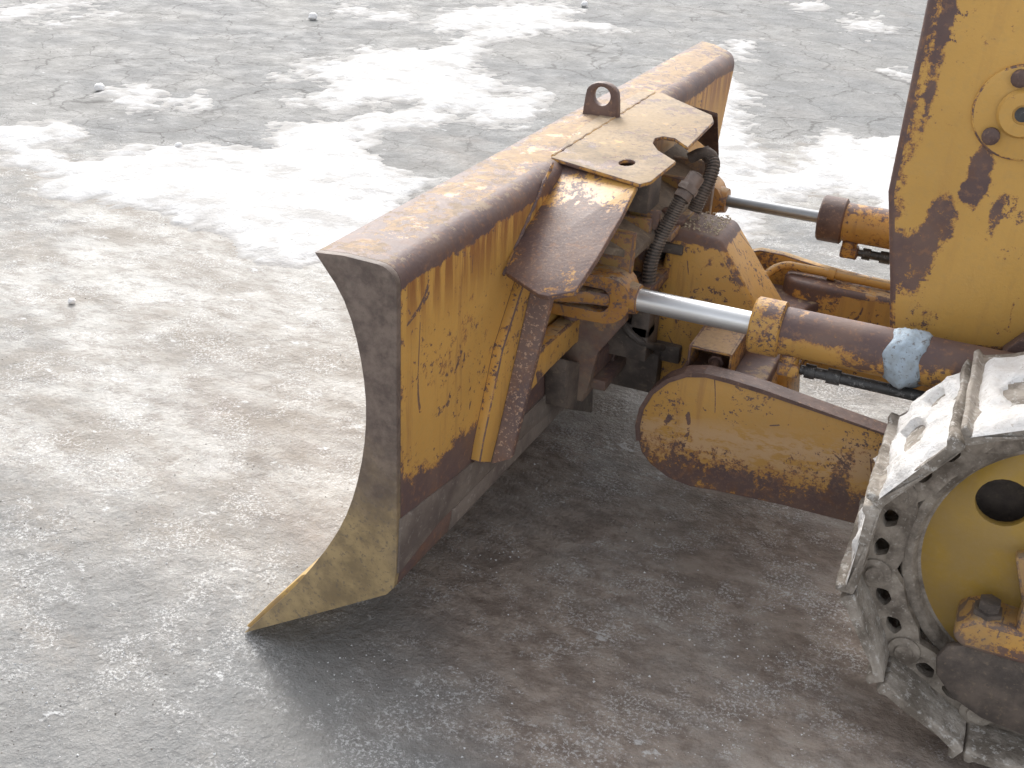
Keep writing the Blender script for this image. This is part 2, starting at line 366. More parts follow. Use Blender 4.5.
# horizontal rear beam of the blade
bm = newbm()
f = [W(-.415, .82, .50), W(-.50, .84, .48), W(-.50, .84, .42), W(-.415, .82, .42)]
face_prism(bm, f, BD * .7); obj('rear_beam', bm, M_under, blade, bev=.006)
bm = newbm()
f = [W(-.415, .63, .545), W(-.415, .45, .405), W(-.415, .50, .385), W(-.415, .72, .50)]
face_prism(bm, [onu(x, y, -.465) for x, y in ((592, 306), (600, 325), (575, 345), (548, 372), (531, 392), (527, 372), (545, 346))], FD * .045)
obj('gusset', bm, M_frame, blade, bev=.006)
# centre mount: upright plates and dusty deck
bm = newbm()
for w in (.80, .98, 1.28, 1.46):
    face_prism(bm, [W(-.415, w, .35), W(-.50, w, .40), W(-.52, w, .52), W(-.585, w, .62), W(-.585, w, .85), W(-.415, w, .85)], BD * .024)
box(bm, W(-.45, 1.13, .60), (.06, .66, .46)); box(bm, W(-.47, 1.13, .40), (.10, .55, .03)); box(bm, W(-.52, 1.13, .66), (.16, .64, .03))
obj('centre_mount', bm, M_under, blade, bev=.004)
bm = newbm()
face_prism(bm, [W(-.43, .66, .86), W(-.43, 1.60, .86), W(-.585, 1.46, .80), W(-.585, .82, .80)], (0, 0, -.02))
obj('deck_plate', bm, steel('dusty_deck', (.12, .092, .07), (.24, .19, .14), .8, 14, fl=(.34, .27, .19), flamt=.5), blade, bev=.003)
bm = newbm(); face_prism(bm, [onu(x, y, -.475) for x, y in ((566, 360), (594, 365), (593, 413), (566, 409))], FD * .06)
obj('stop_block', bm, M_dark, blade, bev=.005)
# lugs for the angling cylinders
for y in (-2.46, -3.30):
    bm = newbm()
    o = [(.935, y + .10), (.80, y + .052), (.755, y + .045), (.735, y), (.755, y - .045), (.80, y - .052), (.935, y - .10)]
    face_prism(bm, [Vector((a, b, .683)) for a, b in o], Z * .034)
    obj('cylinder_lug', bm, M_clev, blade, bev=.006)

# ------------------------------------------------------------------ angling cylinders
def cylinder(y, near):
    zc = .70; mb = newbm()
    xe = -.55
    prof = [(0, .052), (.004, .0585), (.03, .0585), (.032, .0555), (.36 - xe - .02, .0555)]
    lathe(mb, (xe, y, zc), X, [(0, .045), (.01, .0555), (.352 - xe, .0555), (.356 - xe, .052)], 40)
    cyl = obj('angling_cylinder', mb, M_cyl if near else paint('far_cylinder_paint', -.0, [('lin', (0, 0, 1), .70, .76, .10)], dust=.2, edge=0, spots=.2), bev=.0, label='near steering cylinder with purple brown rust' if near else None)
    bm = newbm(); lathe(bm, (.352, y, zc), X, [(0, .060), (.004, .066), (.066, .066), (.071, .061), (.076, .030)], 40)
    obj('gland', bm, M_cyl2 if near else M_rust, cyl)
    bm = newbm(); lathe(bm, (.40, y, zc), X, [(0, .0275 if near else .018), (.32, .0275 if near else .018)], 32); obj('rod', bm, M_chrome if near else M_rod2, cyl)  # far rod thinned: its sunlit top, lost in glare, is left out
    # clevis, opening forward, vertical pin
    bm = newbm()
    sp = []
    for k in range(9):
        t = math.pi / 2 + math.pi * k / 8; sp.append(Vector((.765 + .055 * math.cos(t), y, zc + .060 * math.sin(t))))
    outer = [Vector((.905, y, zc + .060))] + sp + [Vector((.905, y, zc - .060)), Vector((.905, y, zc - .030))]
    inner = [Vector((.782 + .024 * math.cos(t), y, zc + .030 * math.sin(t))) for t in [3 * math.pi / 2 - math.pi * k / 6 for k in range(7)]]
    outl2 = outer + inner + [Vector((.905, y, zc + .030))]
    v = face_prism(bm, [p + Y * .058 for p in outl2], Y * -.116)
    # round the fork ends in plan
    bmesh.ops.recalc_face_normals(bm, faces=bm.faces[:])
    for vv in bm.verts:
        k = .60 + .40 * math.sin(min(1, max(0, (vv.co.x - .705) / .12)) * math.pi / 2); vv.co.y = y + (vv.co.y - y) * k
    lathe(bm, (.700, y, zc), X, [(0, .036), (.02, .040), (.05, .042)], 24)
    for s in (1, -1):
        lathe(bm, (.895, y, zc + s * .045 - .015), Z, [(0, .056), (.002, .058), (.028, .058), (.030, .056)], 28)
    obj('clevis', bm, M_clev, cyl, bev=.005)
    bm = newbm(); lathe(bm, (.868, y, zc - .085), Z, [(0, .022), (.145, .022), (.1455, .040), (.165, .040), (.169, .034)], 24)
    obj('pin', bm, M_rust, cyl, bev=.0)
    # hydraulic port and hard line under the barrel
    bm = newbm(); tube(bm, [(.325, y + .015, zc - .045), (.325, y + .018, zc - .090)], [.022, .022], 16); box(bm, (.322, y + .018, zc - .080), (.05, .042, .034))
    obj('port_block', bm, M_cyl2, cyl, bev=.006)
    bm = newbm(); tube(bm, [(.297, y + .02, zc - .078), (.285, y + .02, zc - .078), (.2849, y + .02, zc - .078), (.262, y + .02, zc - .078), (.2619, y + .02, zc - .078), (.235, y + .02, zc - .078), (.2349, y + .02, zc - .078), (.205, y + .02, zc - .078), (.2049, y + .02, zc - .078), (-.2, y + .02, zc - .080), (-.5, y + .02, zc - .08)],
                       [.011, .011, .017, .017, .013, .013, .018, .018, .0135, .0135, .0135], 16)
    obj('hydraulic_line', bm, M_black, cyl)
    return cyl
cn = cylinder(-2.46, True); cylinder(-3.30, False)
# lumpy pale blue wrap of ice round the near barrel
bm = newbm(); NS, NL = 40, 14; R_ = []
for i in range(NL + 1):
    ring = []
    for k in range(NS):
        t = 2 * math.pi * k / NS; h = abs(i / NL * 2 - 1)
        lump = .006 * (1 - h ** 4) + .002 * math.sin(3 * t + i * .5) * (1 - h) + random.uniform(0, .003)
        if t > math.pi: lump += .010 * (1 - h) * (1 + .5 * math.sin(7 * t))
        xo = .006 * math.sin(2 * t + 1) + .004 * math.sin(5 * t) + random.uniform(-.002, .002)
        ring.append(bm.verts.new((.040 + .075 * i / NL + xo, -2.46 + (.0555 + lump) * math.cos(t), .70 + (.0555 + lump) * math.sin(t))))
    R_.append(ring)
for A, B in zip(R_, R_[1:]):
    for k in range(NS): bm.faces.new((A[k], A[(k + 1) % NS], B[(k + 1) % NS], B[k]))
bm.faces.new(R_[0]); bm.faces.new(R_[-1])
obj('ice_wrap', bm, M_tape, cn, ang=70, label='pale blue frozen wrap round the near cylinder')

# ------------------------------------------------------------------ push frame (C frame)
ya = -2.45
arm_px = [(638, 440), (637, 425), (641, 408), (651, 392), (667, 380), (685, 374), (705, 374), (730, 380), (765, 391), (810, 407), (881, 432), (935, 452), (930, 545), (850, 523), (780, 505), (715, 491), (690, 487), (668, 478), (650, 464), (641, 452)]
arm = [ony(x, y, ya) for x, y in arm_px]
fr = newbm()   # main body: cross tube between the arms, rounded corners into the arm tubes
yi = 2 * YC - ya + .04
z0, z1 = .27, .505
U = [(.385, -2.485), (.60, -2.485), (.60, -3.10)] + [(.60 - .10 * (1 - math.cos(t)), -3.10 - .12 * math.sin(t)) for t in [math.pi / 2 * k / 6 for k in range(1, 7)]]
U += [(.30, -3.225), (.30, -3.16)] + [(.30 + .085 * math.sin(t), -3.08 - .08 * math.cos(t)) for t in [math.pi / 2 * k / 6 for k in range(0, 7)]]
face_prism(fr, [Vector((x, y, z0)) for x, y in U], Z * (z1 - z0))
M_tube = paint('frame_tube_paint', .02, [('lin', (0, 0, 1), .47, .50, .12), ('lin', (1, 0, 0), .36, .41, .12)], dust=.6, dust_col=(.44, .34, .22), edge=.2, spots=.3)
frame = obj('push_frame', fr, M_tube, bev=.018, seg=3)
bm = newbm(); pf = [(-.9, -3.135), (.40, -3.135)] + [(.40 + .08 * math.sin(t), -3.135 - .06 * (1 - math.cos(t))) for t in [math.pi / 2 * k / 6 for k in range(1, 7)]] + [(.48, -3.23), (-.9, -3.23)]
face_prism(bm, [Vector((x, y, .27)) for x, y in pf], Z * .285)
obj('arm_tube', bm, paint('arm_tube_paint', .01, [('lin', (0, 0, 1), .52, .55, .10), ('lin', (1, 0, 0), .42, .47, .2)], dust=.4, edge=.15, spots=.3), frame, bev=.016, seg=3)
bm = newbm(); face_prism(bm, arm, Y * -.03)
# dark lip welded round the outline of the plate
obj('arm_plate', bm, M_arm, frame, bev=.004, label='near arm plate with rounded front, yellow paint scraped along its lower half')
bm = newbm()
lip = arm[:12]
c0 = sum(arm, Vector()) / len(arm)
ring_o = [p + (p - c0).normalized() * .004 for p in lip]; ring_i = [p - (p - c0).normalized() * .008 for p in lip]
for i in range(len(lip) - 1):
    a, b, c, d = ring_o[i], ring_o[i + 1], ring_i[i + 1], ring_i[i]
    face_prism(bm, [p + Y * .004 for p in (a, b, c, d)], Y * -.05)
bmesh.ops.remove_doubles(bm, verts=bm.verts[:], dist=.0005)
obj('arm_lip', bm, M_rust, frame)
bm = newbm(); yf = -3.235
far = [Vector((p.x, yf, p.z + .0)) for p in arm]
far2 = [(.64, .42), (.635, .54), (.61, .575), (.57, .59), (.50, .59), (.40, .575), (.25, .565), (-.6, .56), (-.6, .27), (.45, .25), (.55, .28), (.60, .33)]
face_prism(bm, [Vector((x, yf, z)) for x, z in far2], Y * -.03)
obj('arm_plate', bm, M_frame, frame, bev=.004, label='far arm plate')
bm = newbm(); tube(bm, spline([(.535, -3.12, .50), (.53, -3.15, .545), (.49, -3.19, .572), (.42, -3.20, .574), (.2, -3.20, .570), (-.3, -3.20, .566)], 6), .0125, 14)
tube(bm, [(.36, -3.20, .574), (.34, -3.20, .573)], .019, 14)
obj('hydraulic_pipe', bm, paint('pipe_paint', -.0, [], dust=.5, edge=0), frame)
# tower
bm = newbm()
yn, yf2 = -2.75, -2.945
ft = [(.72, .782), (.59, .775), (.50, .655), (.42, .555), (.365, .46), (.345, .30), (.73, .30), (.735, .36), (.75, .56)]
va = [bm.verts.new((x, yn - (.0 if z < .7 else .004), z)) for x, z in ft]; vb = [bm.verts.new((x, yf2 + (.0 if z < .7 else .004), z)) for x, z in ft]
bm.faces.new(va); bm.faces.new(vb[::-1])
for i in range(len(ft)): bm.faces.new((va[i], vb[i], vb[(i + 1) % len(ft)], va[(i + 1) % len(ft)]))
obj('tower', bm, M_tower, frame, bev=.016, seg=3, ang=50, label='tapered yellow box tower with gravel and dust on its top')
# hose cover: upside-down U channel on the cross tube
bm = newbm()
for (x, z, sx, sz) in ((.525, .578, .10, .008), (.4735, .545, .007, .072), (.5765, .545, .007, .072)): box(bm, (x, -2.62, z), (sx, .20, sz))
obj('hose_cover', bm, paint('hose_cover_paint', .09, [], dust=.68, dust_col=(.42, .31, .21), edge=.2, warm=.7, scale=1.6), frame, bev=.003)
bm = newbm(); tube(bm, spline([(.515, -2.66, .535), (.515, -2.56, .54), (.508, -2.515, .53), (.49, -2.49, .508), (.46, -2.478, .49), (.40, -2.476, .478)], 6), .013, 12)
tube(bm, [(.515, -2.565, .54), (.513, -2.545, .5385)], .020, 6)
obj('hose_stub', bm, M_rust, frame)
# gravel lying on the tower top
bm = newbm()
for _ in range(150):
    x = random.uniform(.60, .70); y = random.uniform(-2.93, -2.77); r = random.uniform(.0012, .0036)
    if random.random() > .85: pass
    bmesh.ops.create_icosphere(bm, subdivisions=1, radius=r, matrix=Matrix.Translation((x, y, .783 + r * .3)) @ Matrix.Diagonal((1, random.uniform(.6, 1.3), random.uniform(.5, .9), 1)))
obj('grit', bm, steel('grit_stone', (.40, .33, .23), (.60, .52, .38), .8, 60), frame, kind='stuff', recalc=False)

# pivot plates and bolts between the tower and the blade
bm = newbm()
box(bm, (.79, -2.83, .73), (.22, .17, .028)); box(bm, (.80, -2.83, .62), (.20, .15, .03)); box(bm, (.78, -2.83, .44), (.26, .20, .05))
box(bm, (.80, -2.74, .38), (.20, .06, .12))
lathe(bm, (.80, -2.83, .30), Z, [(0, .06), (.40, .06), (.402, .05), (.44, .05)], 24)
pivot = obj('pivot_bracket', bm, M_dark, bev=.005)
bm = newbm()
for (x, y) in ((.735, -2.80), (.80, -2.74), (.82, -2.92)):
    lathe(bm, (x, y, .785), Z, [(-.04, .040), (0, .040), (.0005, .044), (.014, .044), (.0145, .028), (.030, .028), (.032, .022)], 6 if x < .79 else 20)
obj('bolt', bm, M_rust, pivot, bev=.001)
bm = newbm(); box(bm, (.80, -2.80, .768), (.20, .22, .022), Matrix.Rotation(.12, 3, 'Y')); box(bm, (.83, -2.70, .80), (.08, .10, .02)); box(bm, (.80, -2.64, .80), (.12, .016, .08))
obj('link_plate', bm, M_under, pivot, bev=.004)
bm = newbm(); box(bm, (.79, -2.68, .50), (.15, .10, .10)); box(bm, (.74, -2.66, .56), (.05, .06, .09)); box(bm, (.80, -2.70, .60), (.09, .11, .05)); box(bm, (.82, -2.66, .66), (.12, .06, .05))
obj('tilt_block', bm, M_dark, pivot, bev=.006)
bm = newbm(); tube(bm, spline([(.80, -2.64, .56), (.76, -2.62, .53), (.72, -2.64, .50), (.69, -2.70, .47)], 6), .010, 10)
obj('hose_stub', bm, M_rubber, pivot)

def ribbed(path, r, parent, name, n=60, ribr=.0024):
    path = spline(path, 8); bm = newbm(); tube(bm, path, r, 16)
    ho = obj(name, bm, M_rubber, parent)
    # spiral guard wire
    L = len(path) - 1; pts = []
    for i in range(n * 8 + 1):
        t = i / (n * 8) * L; k = min(int(t), L - 1); p = path[k].lerp(path[k + 1], t - k); d = (path[min(k + 1, L)] - path[k]).normalized()
        a = d.cross(Vector((0, 1, 0))).normalized(); b = d.cross(a); an = 2 * math.pi * i / 8
        pts.append(p + (a * math.cos(an) + b * math.sin(an)) * (r + ribr * .4))
    bm = newbm(); tube(bm, pts, ribr, 5); obj('guard_spiral', bm, M_spring, ho)
    return ho
h1 = [ony(648, 292, -2.63), ony(651, 262, -2.64), ony(661, 236, -2.66), ony(673, 214, -2.68), ony(684, 194, -2.70), ony(697, 175, -2.74)]
ribbed(h1, .0165, ROOT, 'hydraulic_hose', 44)
h2 = [ony(694, 211, -2.86), ony(701, 196, -2.87), ony(709, 180, -2.89), ony(713, 163, -2.92), ony(705, 152, -2.95)]
ribbed(h2, .017, ROOT, 'hydraulic_hose', 26)
bm = newbm(); tube(bm, [ony(681, 199, -2.69), ony(697, 176, -2.73)], [.022, .022], 14); tube(bm, [ony(686, 192, -2.70), ony(690, 186, -2.71)], [.027, .027], 6)
obj('hose_fitting', bm, steel('fitting', (.17, .13, .11), (.26, .2, .17), .5, 20))
bm = newbm(); a = ony(690, 158, -2.93); b = ony(712, 156, -2.93); tube(bm, spline([a, (a + b) / 2 + Z * .01, b, b + Vector((0, 0, -.03))], 5), .015, 14); obj('hose_elbow', bm, M_dark, bev=.0)
bm = newbm(); box(bm, W(-.50, 1.0, .90), (.12, .10, .10)); obj('hose_manifold', bm, M_dark, bev=.003)
bm = newbm(); box(bm, W(-.47, .86, .90), (.08, .02, .12))
obj('guard_bracket', bm, M_dark, blade, bev=.003)  # dark colour painted on so the guard slot above reads as shade

# ------------------------------------------------------------------ front side housing (hood side)
bm = newbm()
fp = [(.130, .712), (.150, .82), (.185, .985), (.195, 1.03), (.196, 1.43), (.19, 1.72), (.12, 1.80), (-1.2, 1.80), (-1.2, .76), (-.25, .74), (-.10, .715), (-.03, .705)]
va = [bm.verts.new((x, -2.55, z)) for x, z in fp]; vb = [bm.verts.new((x, -3.15, z)) for x, z in fp]
bm.faces.new(va); bm.faces.new(vb[::-1])
for i in range(len(fp)): bm.faces.new((va[i], vb[i], vb[(i + 1) % len(fp)], va[(i + 1) % len(fp)]))
panel = obj('engine_housing', bm, M_panel, bev=.014, seg=3, ang=50, label='tall yellow front housing with brown rust blotches down its front edge')
hc = ony(1023, 113, -2.545)
bm = newbm(); face_prism(bm, circle(hc + Y * .004, X, Z, .098, 40), Y * -.03); obj('trunnion_cover', bm, M_panel, panel, bev=.005)
bm = newbm(); lathe(bm, hc + Y * .010, Y, [(0, .050), (.010, .044), (.0105, .020), (.005, .019)], 28); obj('trunnion_boss', bm, M_panel, panel)
bm = newbm(); face_prism(bm, circle(hc + Y * .0155, X, Z, .015, 20), Y * .002); obj('bore_shade', bm, M_black, panel)  # solid black disc painted in for the dark inside of the hole
for k in range(3):
    t = math.radians(73 + 120 * k); p = hc + X * .072 * math.cos(t) + Z * .072 * math.sin(t)
    bm = newbm(); lathe(bm, p + Y * .008, Y, [(0, .018), (.009, .018), (.013, .012)], 14); obj('bolt', bm, M_rust, panel)
# machine frame under the housing
bm = newbm(); box(bm, (-.75, -2.85, .55), (1.0, .40, .30)); obj('main_frame', bm, M_under, bev=.01)
bm = newbm(); face_prism(bm, [Vector((-.11, -2.50, .735)), Vector((-.16, -2.50, .80)), Vector((-.5, -2.50, .80)), Vector((-.5, -2.50, .70))], Y * -.045); obj('cylinder_bracket', bm, M_rust, bev=.006)

# ------------------------------------------------------------------ tracks
from mathutils import noise as mnoise
TC = Vector((-.33, 0, .448)); RS = .405; PHI = math.radians(31.0); PIT = RS * PHI * .96
ARC = math.pi * RS; NSH = 28; PITL = None
LS = None
# stadium path: choose the straight length so that the pitch closes
pit = RS * PHI; LS = (NSH * pit - 2 * ARC) / 2
def trackpos(s):
    """point at shoe-plate radius and outward normal for arc length s (0 = front horizontal, increasing upwards)"""
    tot = 2 * ARC + 2 * LS; s = s % tot
    q = ARC / 2
    if s < q: a = s / RS; return Vector((TC.x + RS * math.cos(a), 0, TC.z + RS * math.sin(a))), a
    s -= q
    if s < LS: return Vector((TC.x - s, 0, TC.z + RS)), math.pi / 2
    s -= LS
    if s < ARC: a = math.pi / 2 + s / RS; return Vector((TC.x - LS + RS * math.cos(a), 0, TC.z + RS * math.sin(a))), a
    s -= ARC
    if s < LS: return Vector((TC.x - LS + s, 0, TC.z - RS)), 1.5 * math.pi
    s -= LS
    a = 1.5 * math.pi + s / RS; return Vector((TC.x + RS * math.cos(a), 0, TC.z + RS * math.sin(a))), a
YS0, YS1 = -2.005, -2.365       # shoe ends
def mkshoe():
    bm = newbm(); h = .108
    # profile across the shoe (t = along travel, r = outwards), with one grouser and a turned-in edge
    pr = [(-h, -.010), (-h + .004, -.024), (-h + .03, -.024), (h - .022, -.024), (h - .002, -.020), (h, .018), (h - .010, .020), (h - .016, .002), (h - .03, 0), (-h + .022, 0), (-h + .014, .010), (-h + .004, .011)]
    slot = []
    L = YS0 - YS1
    face_prism(bm, [Vector((t, 0, r)) for t, r in pr], Y * -L)
    bmesh.ops.recalc_face_normals(bm, faces=bm.faces[:]); bevel(bm, .003, 2)
    # battered ends
    for v in bm.verts:
        if abs(v.co.y) < .01 or abs(v.co.y + L) < .01: v.co.y += .008 * math.sin(v.co.x * 60)
    bmesh.ops.subdivide_edges(bm, edges=[e for e in bm.edges if abs(e.verts[0].co.y - e.verts[1].co.y) > .2], cuts=26, use_grid_fill=True)
    bmesh.ops.subdivide_edges(bm, edges=[e for e in bm.edges if e.calc_length() > .03], cuts=3, use_grid_fill=True)
    for v in bm.verts:
        q = v.co * 16; v.co += Vector((mnoise.noise(q), mnoise.noise(q + Vector((5, 1, 2))) * 1.2, mnoise.noise(q + Vector((9, 4, 7))) * 1.3)) * .0035
        q = v.co * 60; v.co.z += mnoise.noise(q) * .0018
    sharpen(bm, 50); me = bpy.data.meshes.new('track_shoe'); bm.to_mesh(me); bm.free(); me.materials.append(M_shoe); return me
def linkmesh():
    """one side link: plate with two bolt pockets and a pin boss"""
    bm = newbm(); a = .118
    out = [(-a, -.050), (-a + .012, -.012), (-.06, .0), (.07, .0), (a, -.012), (a + .004, -.05), (a - .012, -.083), (.05, -.094), (.0, -.088), (-.055, -.094), (-a + .012, -.083)]
    hs = []
    for cx in (-.036, .036): hs.append([Vector((cx + (.021 + .003 * math.sin(3 * t)) * math.cos(t), 0, -.047 + (.0145 + (.004 if math.sin(t) < 0 else 0) * abs(math.cos(t))) * math.sin(t))) for t in [2 * math.pi * k / 18 for k in range(18)]])
    face_prism(bm, [Vector((x, 0, r)) for x, r in out], Y * -.022, holes=hs)
    return bm
def link_bm_parts():
    bm = linkmesh(); bmesh.ops.recalc_face_normals(bm, faces=bm.faces[:])
    for s in (-1, 1): pass
    _lathe(bm, Vector((.100, -.020, -.050)), Y, [(0, .034), (.026, .034), (.028, .030), (.0285, .020), (.034, .018)], 20)
    for cx in (-.034, .036): lathe(bm, Vector((cx, -.06, -.048)), Z, [(-.02, .013), (.03, .013)], 6)
    box(bm, (.0, -.021, -.012), (.16, .040, .022))
    sharpen(bm); me = bpy.data.meshes.new('tmp'); bm.to_mesh(me); bm.free(); return me
shoe_me = mkshoe(); link_me = link_bm_parts()
idx = [k for k in range(NSH)]
def xf(k, y, r=0., flip=1):
    p, a = trackpos((k + .10) * pit)
    # local x = travel (upwards/backwards at front), local z = outward
    out = Vector((math.cos(a), 0, math.sin(a))); trav = Vector((math.sin(a), 0, -math.cos(a)))
    R = Matrix((trav, Y, out)).transposed().to_4x4() if False else Matrix(((trav.x, 0, out.x), (trav.y, 1, out.y), (trav.z, 0, out.z))).to_4x4()
    return Matrix.Translation(p + out * r + Y * y) @ R
def build_track(dy):
    bm = newbm()
    for k in range(NSH):
        for yy in (-2.100, -2.262):
            tmp = bmesh.new(); tmp.from_mesh(link_me)
            if k % 2: bmesh.ops.translate(tmp, verts=tmp.verts[:], vec=(0, -.0015, 0))
            tmp.transform(xf(k, yy + dy)); t2 = bpy.data.meshes.new('t'); tmp.to_mesh(t2); tmp.free(); bm.from_mesh(t2); bpy.data.meshes.remove(t2)
    tr = obj('track', bm, M_track, recalc=False, ang=40, label='near track chain, muddy and icy' if dy == 0 else 'far track chain')
    for k in range(NSH):
        so = bpy.data.objects.new('track_shoe', shoe_me); COL.objects.link(so); so.parent = tr
        m = xf(k, YS0 + dy + random.uniform(-.004, .004)); m.translation -= ROOT.location; so.matrix_basis = m
    return tr
trk = build_track(0.)
trk2 = build_track(2 * (YC + 2.185))
# caked snow on the upper shoes (each lump a slab with a bolt slot)
from mathutils import noise as mnoise
def snow_slab(k, thick, rng):
    m = xf(k, 0.0); bm = newbm(); nx, ny = 22, 44; V = []
    for i in range(nx + 1):
        row = []
        for j in range(ny + 1):
            t = -.100 + .192 * i / nx; y = YS0 + .002 - (YS0 - YS1 - .02) * j / ny
            e = min(i / 2., (nx - i) / 3., j / 2., (ny - j) / 3., 1.)
            nz_ = mnoise.fractal(Vector((t * 14 + rng, y * 14, rng)), 1, 2, 5)
            slot = ((t - .01 + (y + 2.14) * .12) / .026) ** 2 + ((y + 2.15) / .055) ** 2
            slot2 = ((t + .03) / .02) ** 2 + ((y + 2.27) / .03) ** 2
            h = (thick + nz_ * .016) * e
            if slot < 1.3 + nz_ * .8: h = -.006
            if slot2 < 1.0 + nz_ * .6: h = -.006
            p = m @ Vector((t + nz_ * .004, y, h - .003)); row.append(bm.verts.new(p))
        V.append(row)
    for i in range(nx):
        for j in range(ny): bm.faces.new((V[i][j], V[i + 1][j], V[i + 1][j + 1], V[i][j + 1]))
    o = obj('packed_snow', bm, M_snowt, trk, ang=80)
for k, th, r in ((1, .013, 1.3), (2, .014, 4.1), (3, .012, 7.7), (0, .007, 2.2)): snow_slab(k, th, r)

# idler wheel
def idler(dy):
    yo = -2.125 + dy; c = Vector((TC.x, yo, TC.z)); bm = newbm()
    hs = [circle(c + X * .212 * math.cos(t) + Z * .212 * math.sin(t), X, Z, .052, 24) for t in [math.radians(a) for a in (41, 161, 281)]]
    face_prism(bm, circle(c - Y * .022, X, Z, .292, 72), Y * -.02, holes=hs)
    wh = obj('idler_wheel', bm, M_idler, bev=.003, label='yellow front idler wheel with round hole' if dy == 0 else None)
    bm = newbm(); _lathe(bm, c, Y, [(-.10, .268), (-.10, .318), (-.004, .322), (.0, .318), (.0, .300), (-.004, .296), (-.018, .290), (-.024, .276), (-.05, .268)], 72)
    # open ring instead of a disc: remove the two caps
    for f in [f for f in bm.faces if len(f.verts) > 10]: bm.faces.remove(f)
    obj('rim', bm, M_track, wh)
    bm = newbm(); lathe(bm, c - Y * .04, Y, [(0, .10), (.03, .095), (.05, .085), (.055, .07)], 36); obj('hub', bm, M_idler, wh)
    bm = newbm(); face_prism(bm, circle(c - Y * .10, X, Z, .27, 40), Y * -.02); obj('back_disc', bm, M_dark, wh)
idler(0.); idler(2 * (YC + 2.185))

# roller frame beside the idler
def track_frame(dy):
    bm = newbm(); y1 = -2.045
    body = [(-.222, .330), (-.185, .300), (-.180, .262), (-.20, .250), (-1.9, .25), (-1.9, .36), (-.30, .345)]
    b2 = [ony(980, 600, y1), ony(960, 619, y1), ony(958, 640, y1), ony(975, 652, y1)]
    o = [(-.175, .360), (-.145, .335), (-.142, .300), (-.165, .282), (-1.9, .282), (-1.9, .36)]
    face_prism(bm, [Vector((x, y1 + dy, z)) for x, z in o], Y * -.13)
    tf = obj('roller_frame', bm, M_guard2, bev=.012, seg=3)
    bm = newbm()
    g = [(-.175, .278), (-.140, .262), (-.125, .225), (-.135, .18), (-.175, .135), (-.24, .105), (-.33, .095), (-1.9, .095), (-1.9, .278)]
    face_prism(bm, [Vector((x, -2.065 + dy, z)) for x, z in g], Y * -.02); obj('roller_guard', bm, M_dark, tf, bev=.008, label='brown plate guarding the rollers')
    bm = newbm(); lathe(bm, (-.195, y1 - .035 + dy, .358), Z, [(0, .030), (.012, .030), (.0125, .022), (.032, .022), (.034, .018)], 6); obj('bolt', bm, M_dark, tf)
    bm = newbm(); box(bm, (-.300, -2.075 + dy, .40), (.10, .05, .10)); box(bm, (-.255, -2.09 + dy, .44), (.035, .03, .15), Matrix.Rotation(.35, 3, 'Y')); obj('idler_yoke', bm, M_guard2, tf, bev=.006)
track_frame(0.); track_frame(2 * (YC + 2.185))

# ------------------------------------------------------------------ ground
def hash2(ix, iy, s): 
    h = (ix * 374761393 + iy * 668265263 + s * 1274126177) & 0xffffffff
    h = ((h ^ (h >> 13)) * 1274126177) & 0xffffffff
    return ((h ^ (h >> 16)) & 0xffff) / 65535.0
def vnoise(x, y, s):
    ix = np.floor(x).astype(np.int64); iy = np.floor(y).astype(np.int64); fx = x - ix; fy = y - iy
    fx = fx * fx * (3 - 2 * fx); fy = fy * fy * (3 - 2 * fy)
    a = hash2(ix, iy, s); b = hash2(ix + 1, iy, s); c = hash2(ix, iy + 1, s); d = hash2(ix + 1, iy + 1, s)
    return (a * (1 - fx) + b * fx) * (1 - fy) + (c * (1 - fx) + d * fx) * fy
def fbm(x, y, s, o=5, r=.5):
    t = 0; a = 1.; n_ = 0
    for k in range(o):
        t = t + a * vnoise(x * 2 ** k + 17.3 * k, y * 2 ** k - 9.1 * k, s + k); n_ += a; a *= r
    return t / n_
def project(x, y, z=0):
    d = np.stack([x - CC[0], y - CC[1], z - CC[2] + 0 * x], -1) @ RC
    ok = -d[..., 2] > .35; w = np.where(ok, -d[..., 2], 1.)
    return np.where(ok, 512 + FP * d[..., 0] / w, 512.), np.where(ok, 384 - FP * d[..., 1] / w, 1500.)
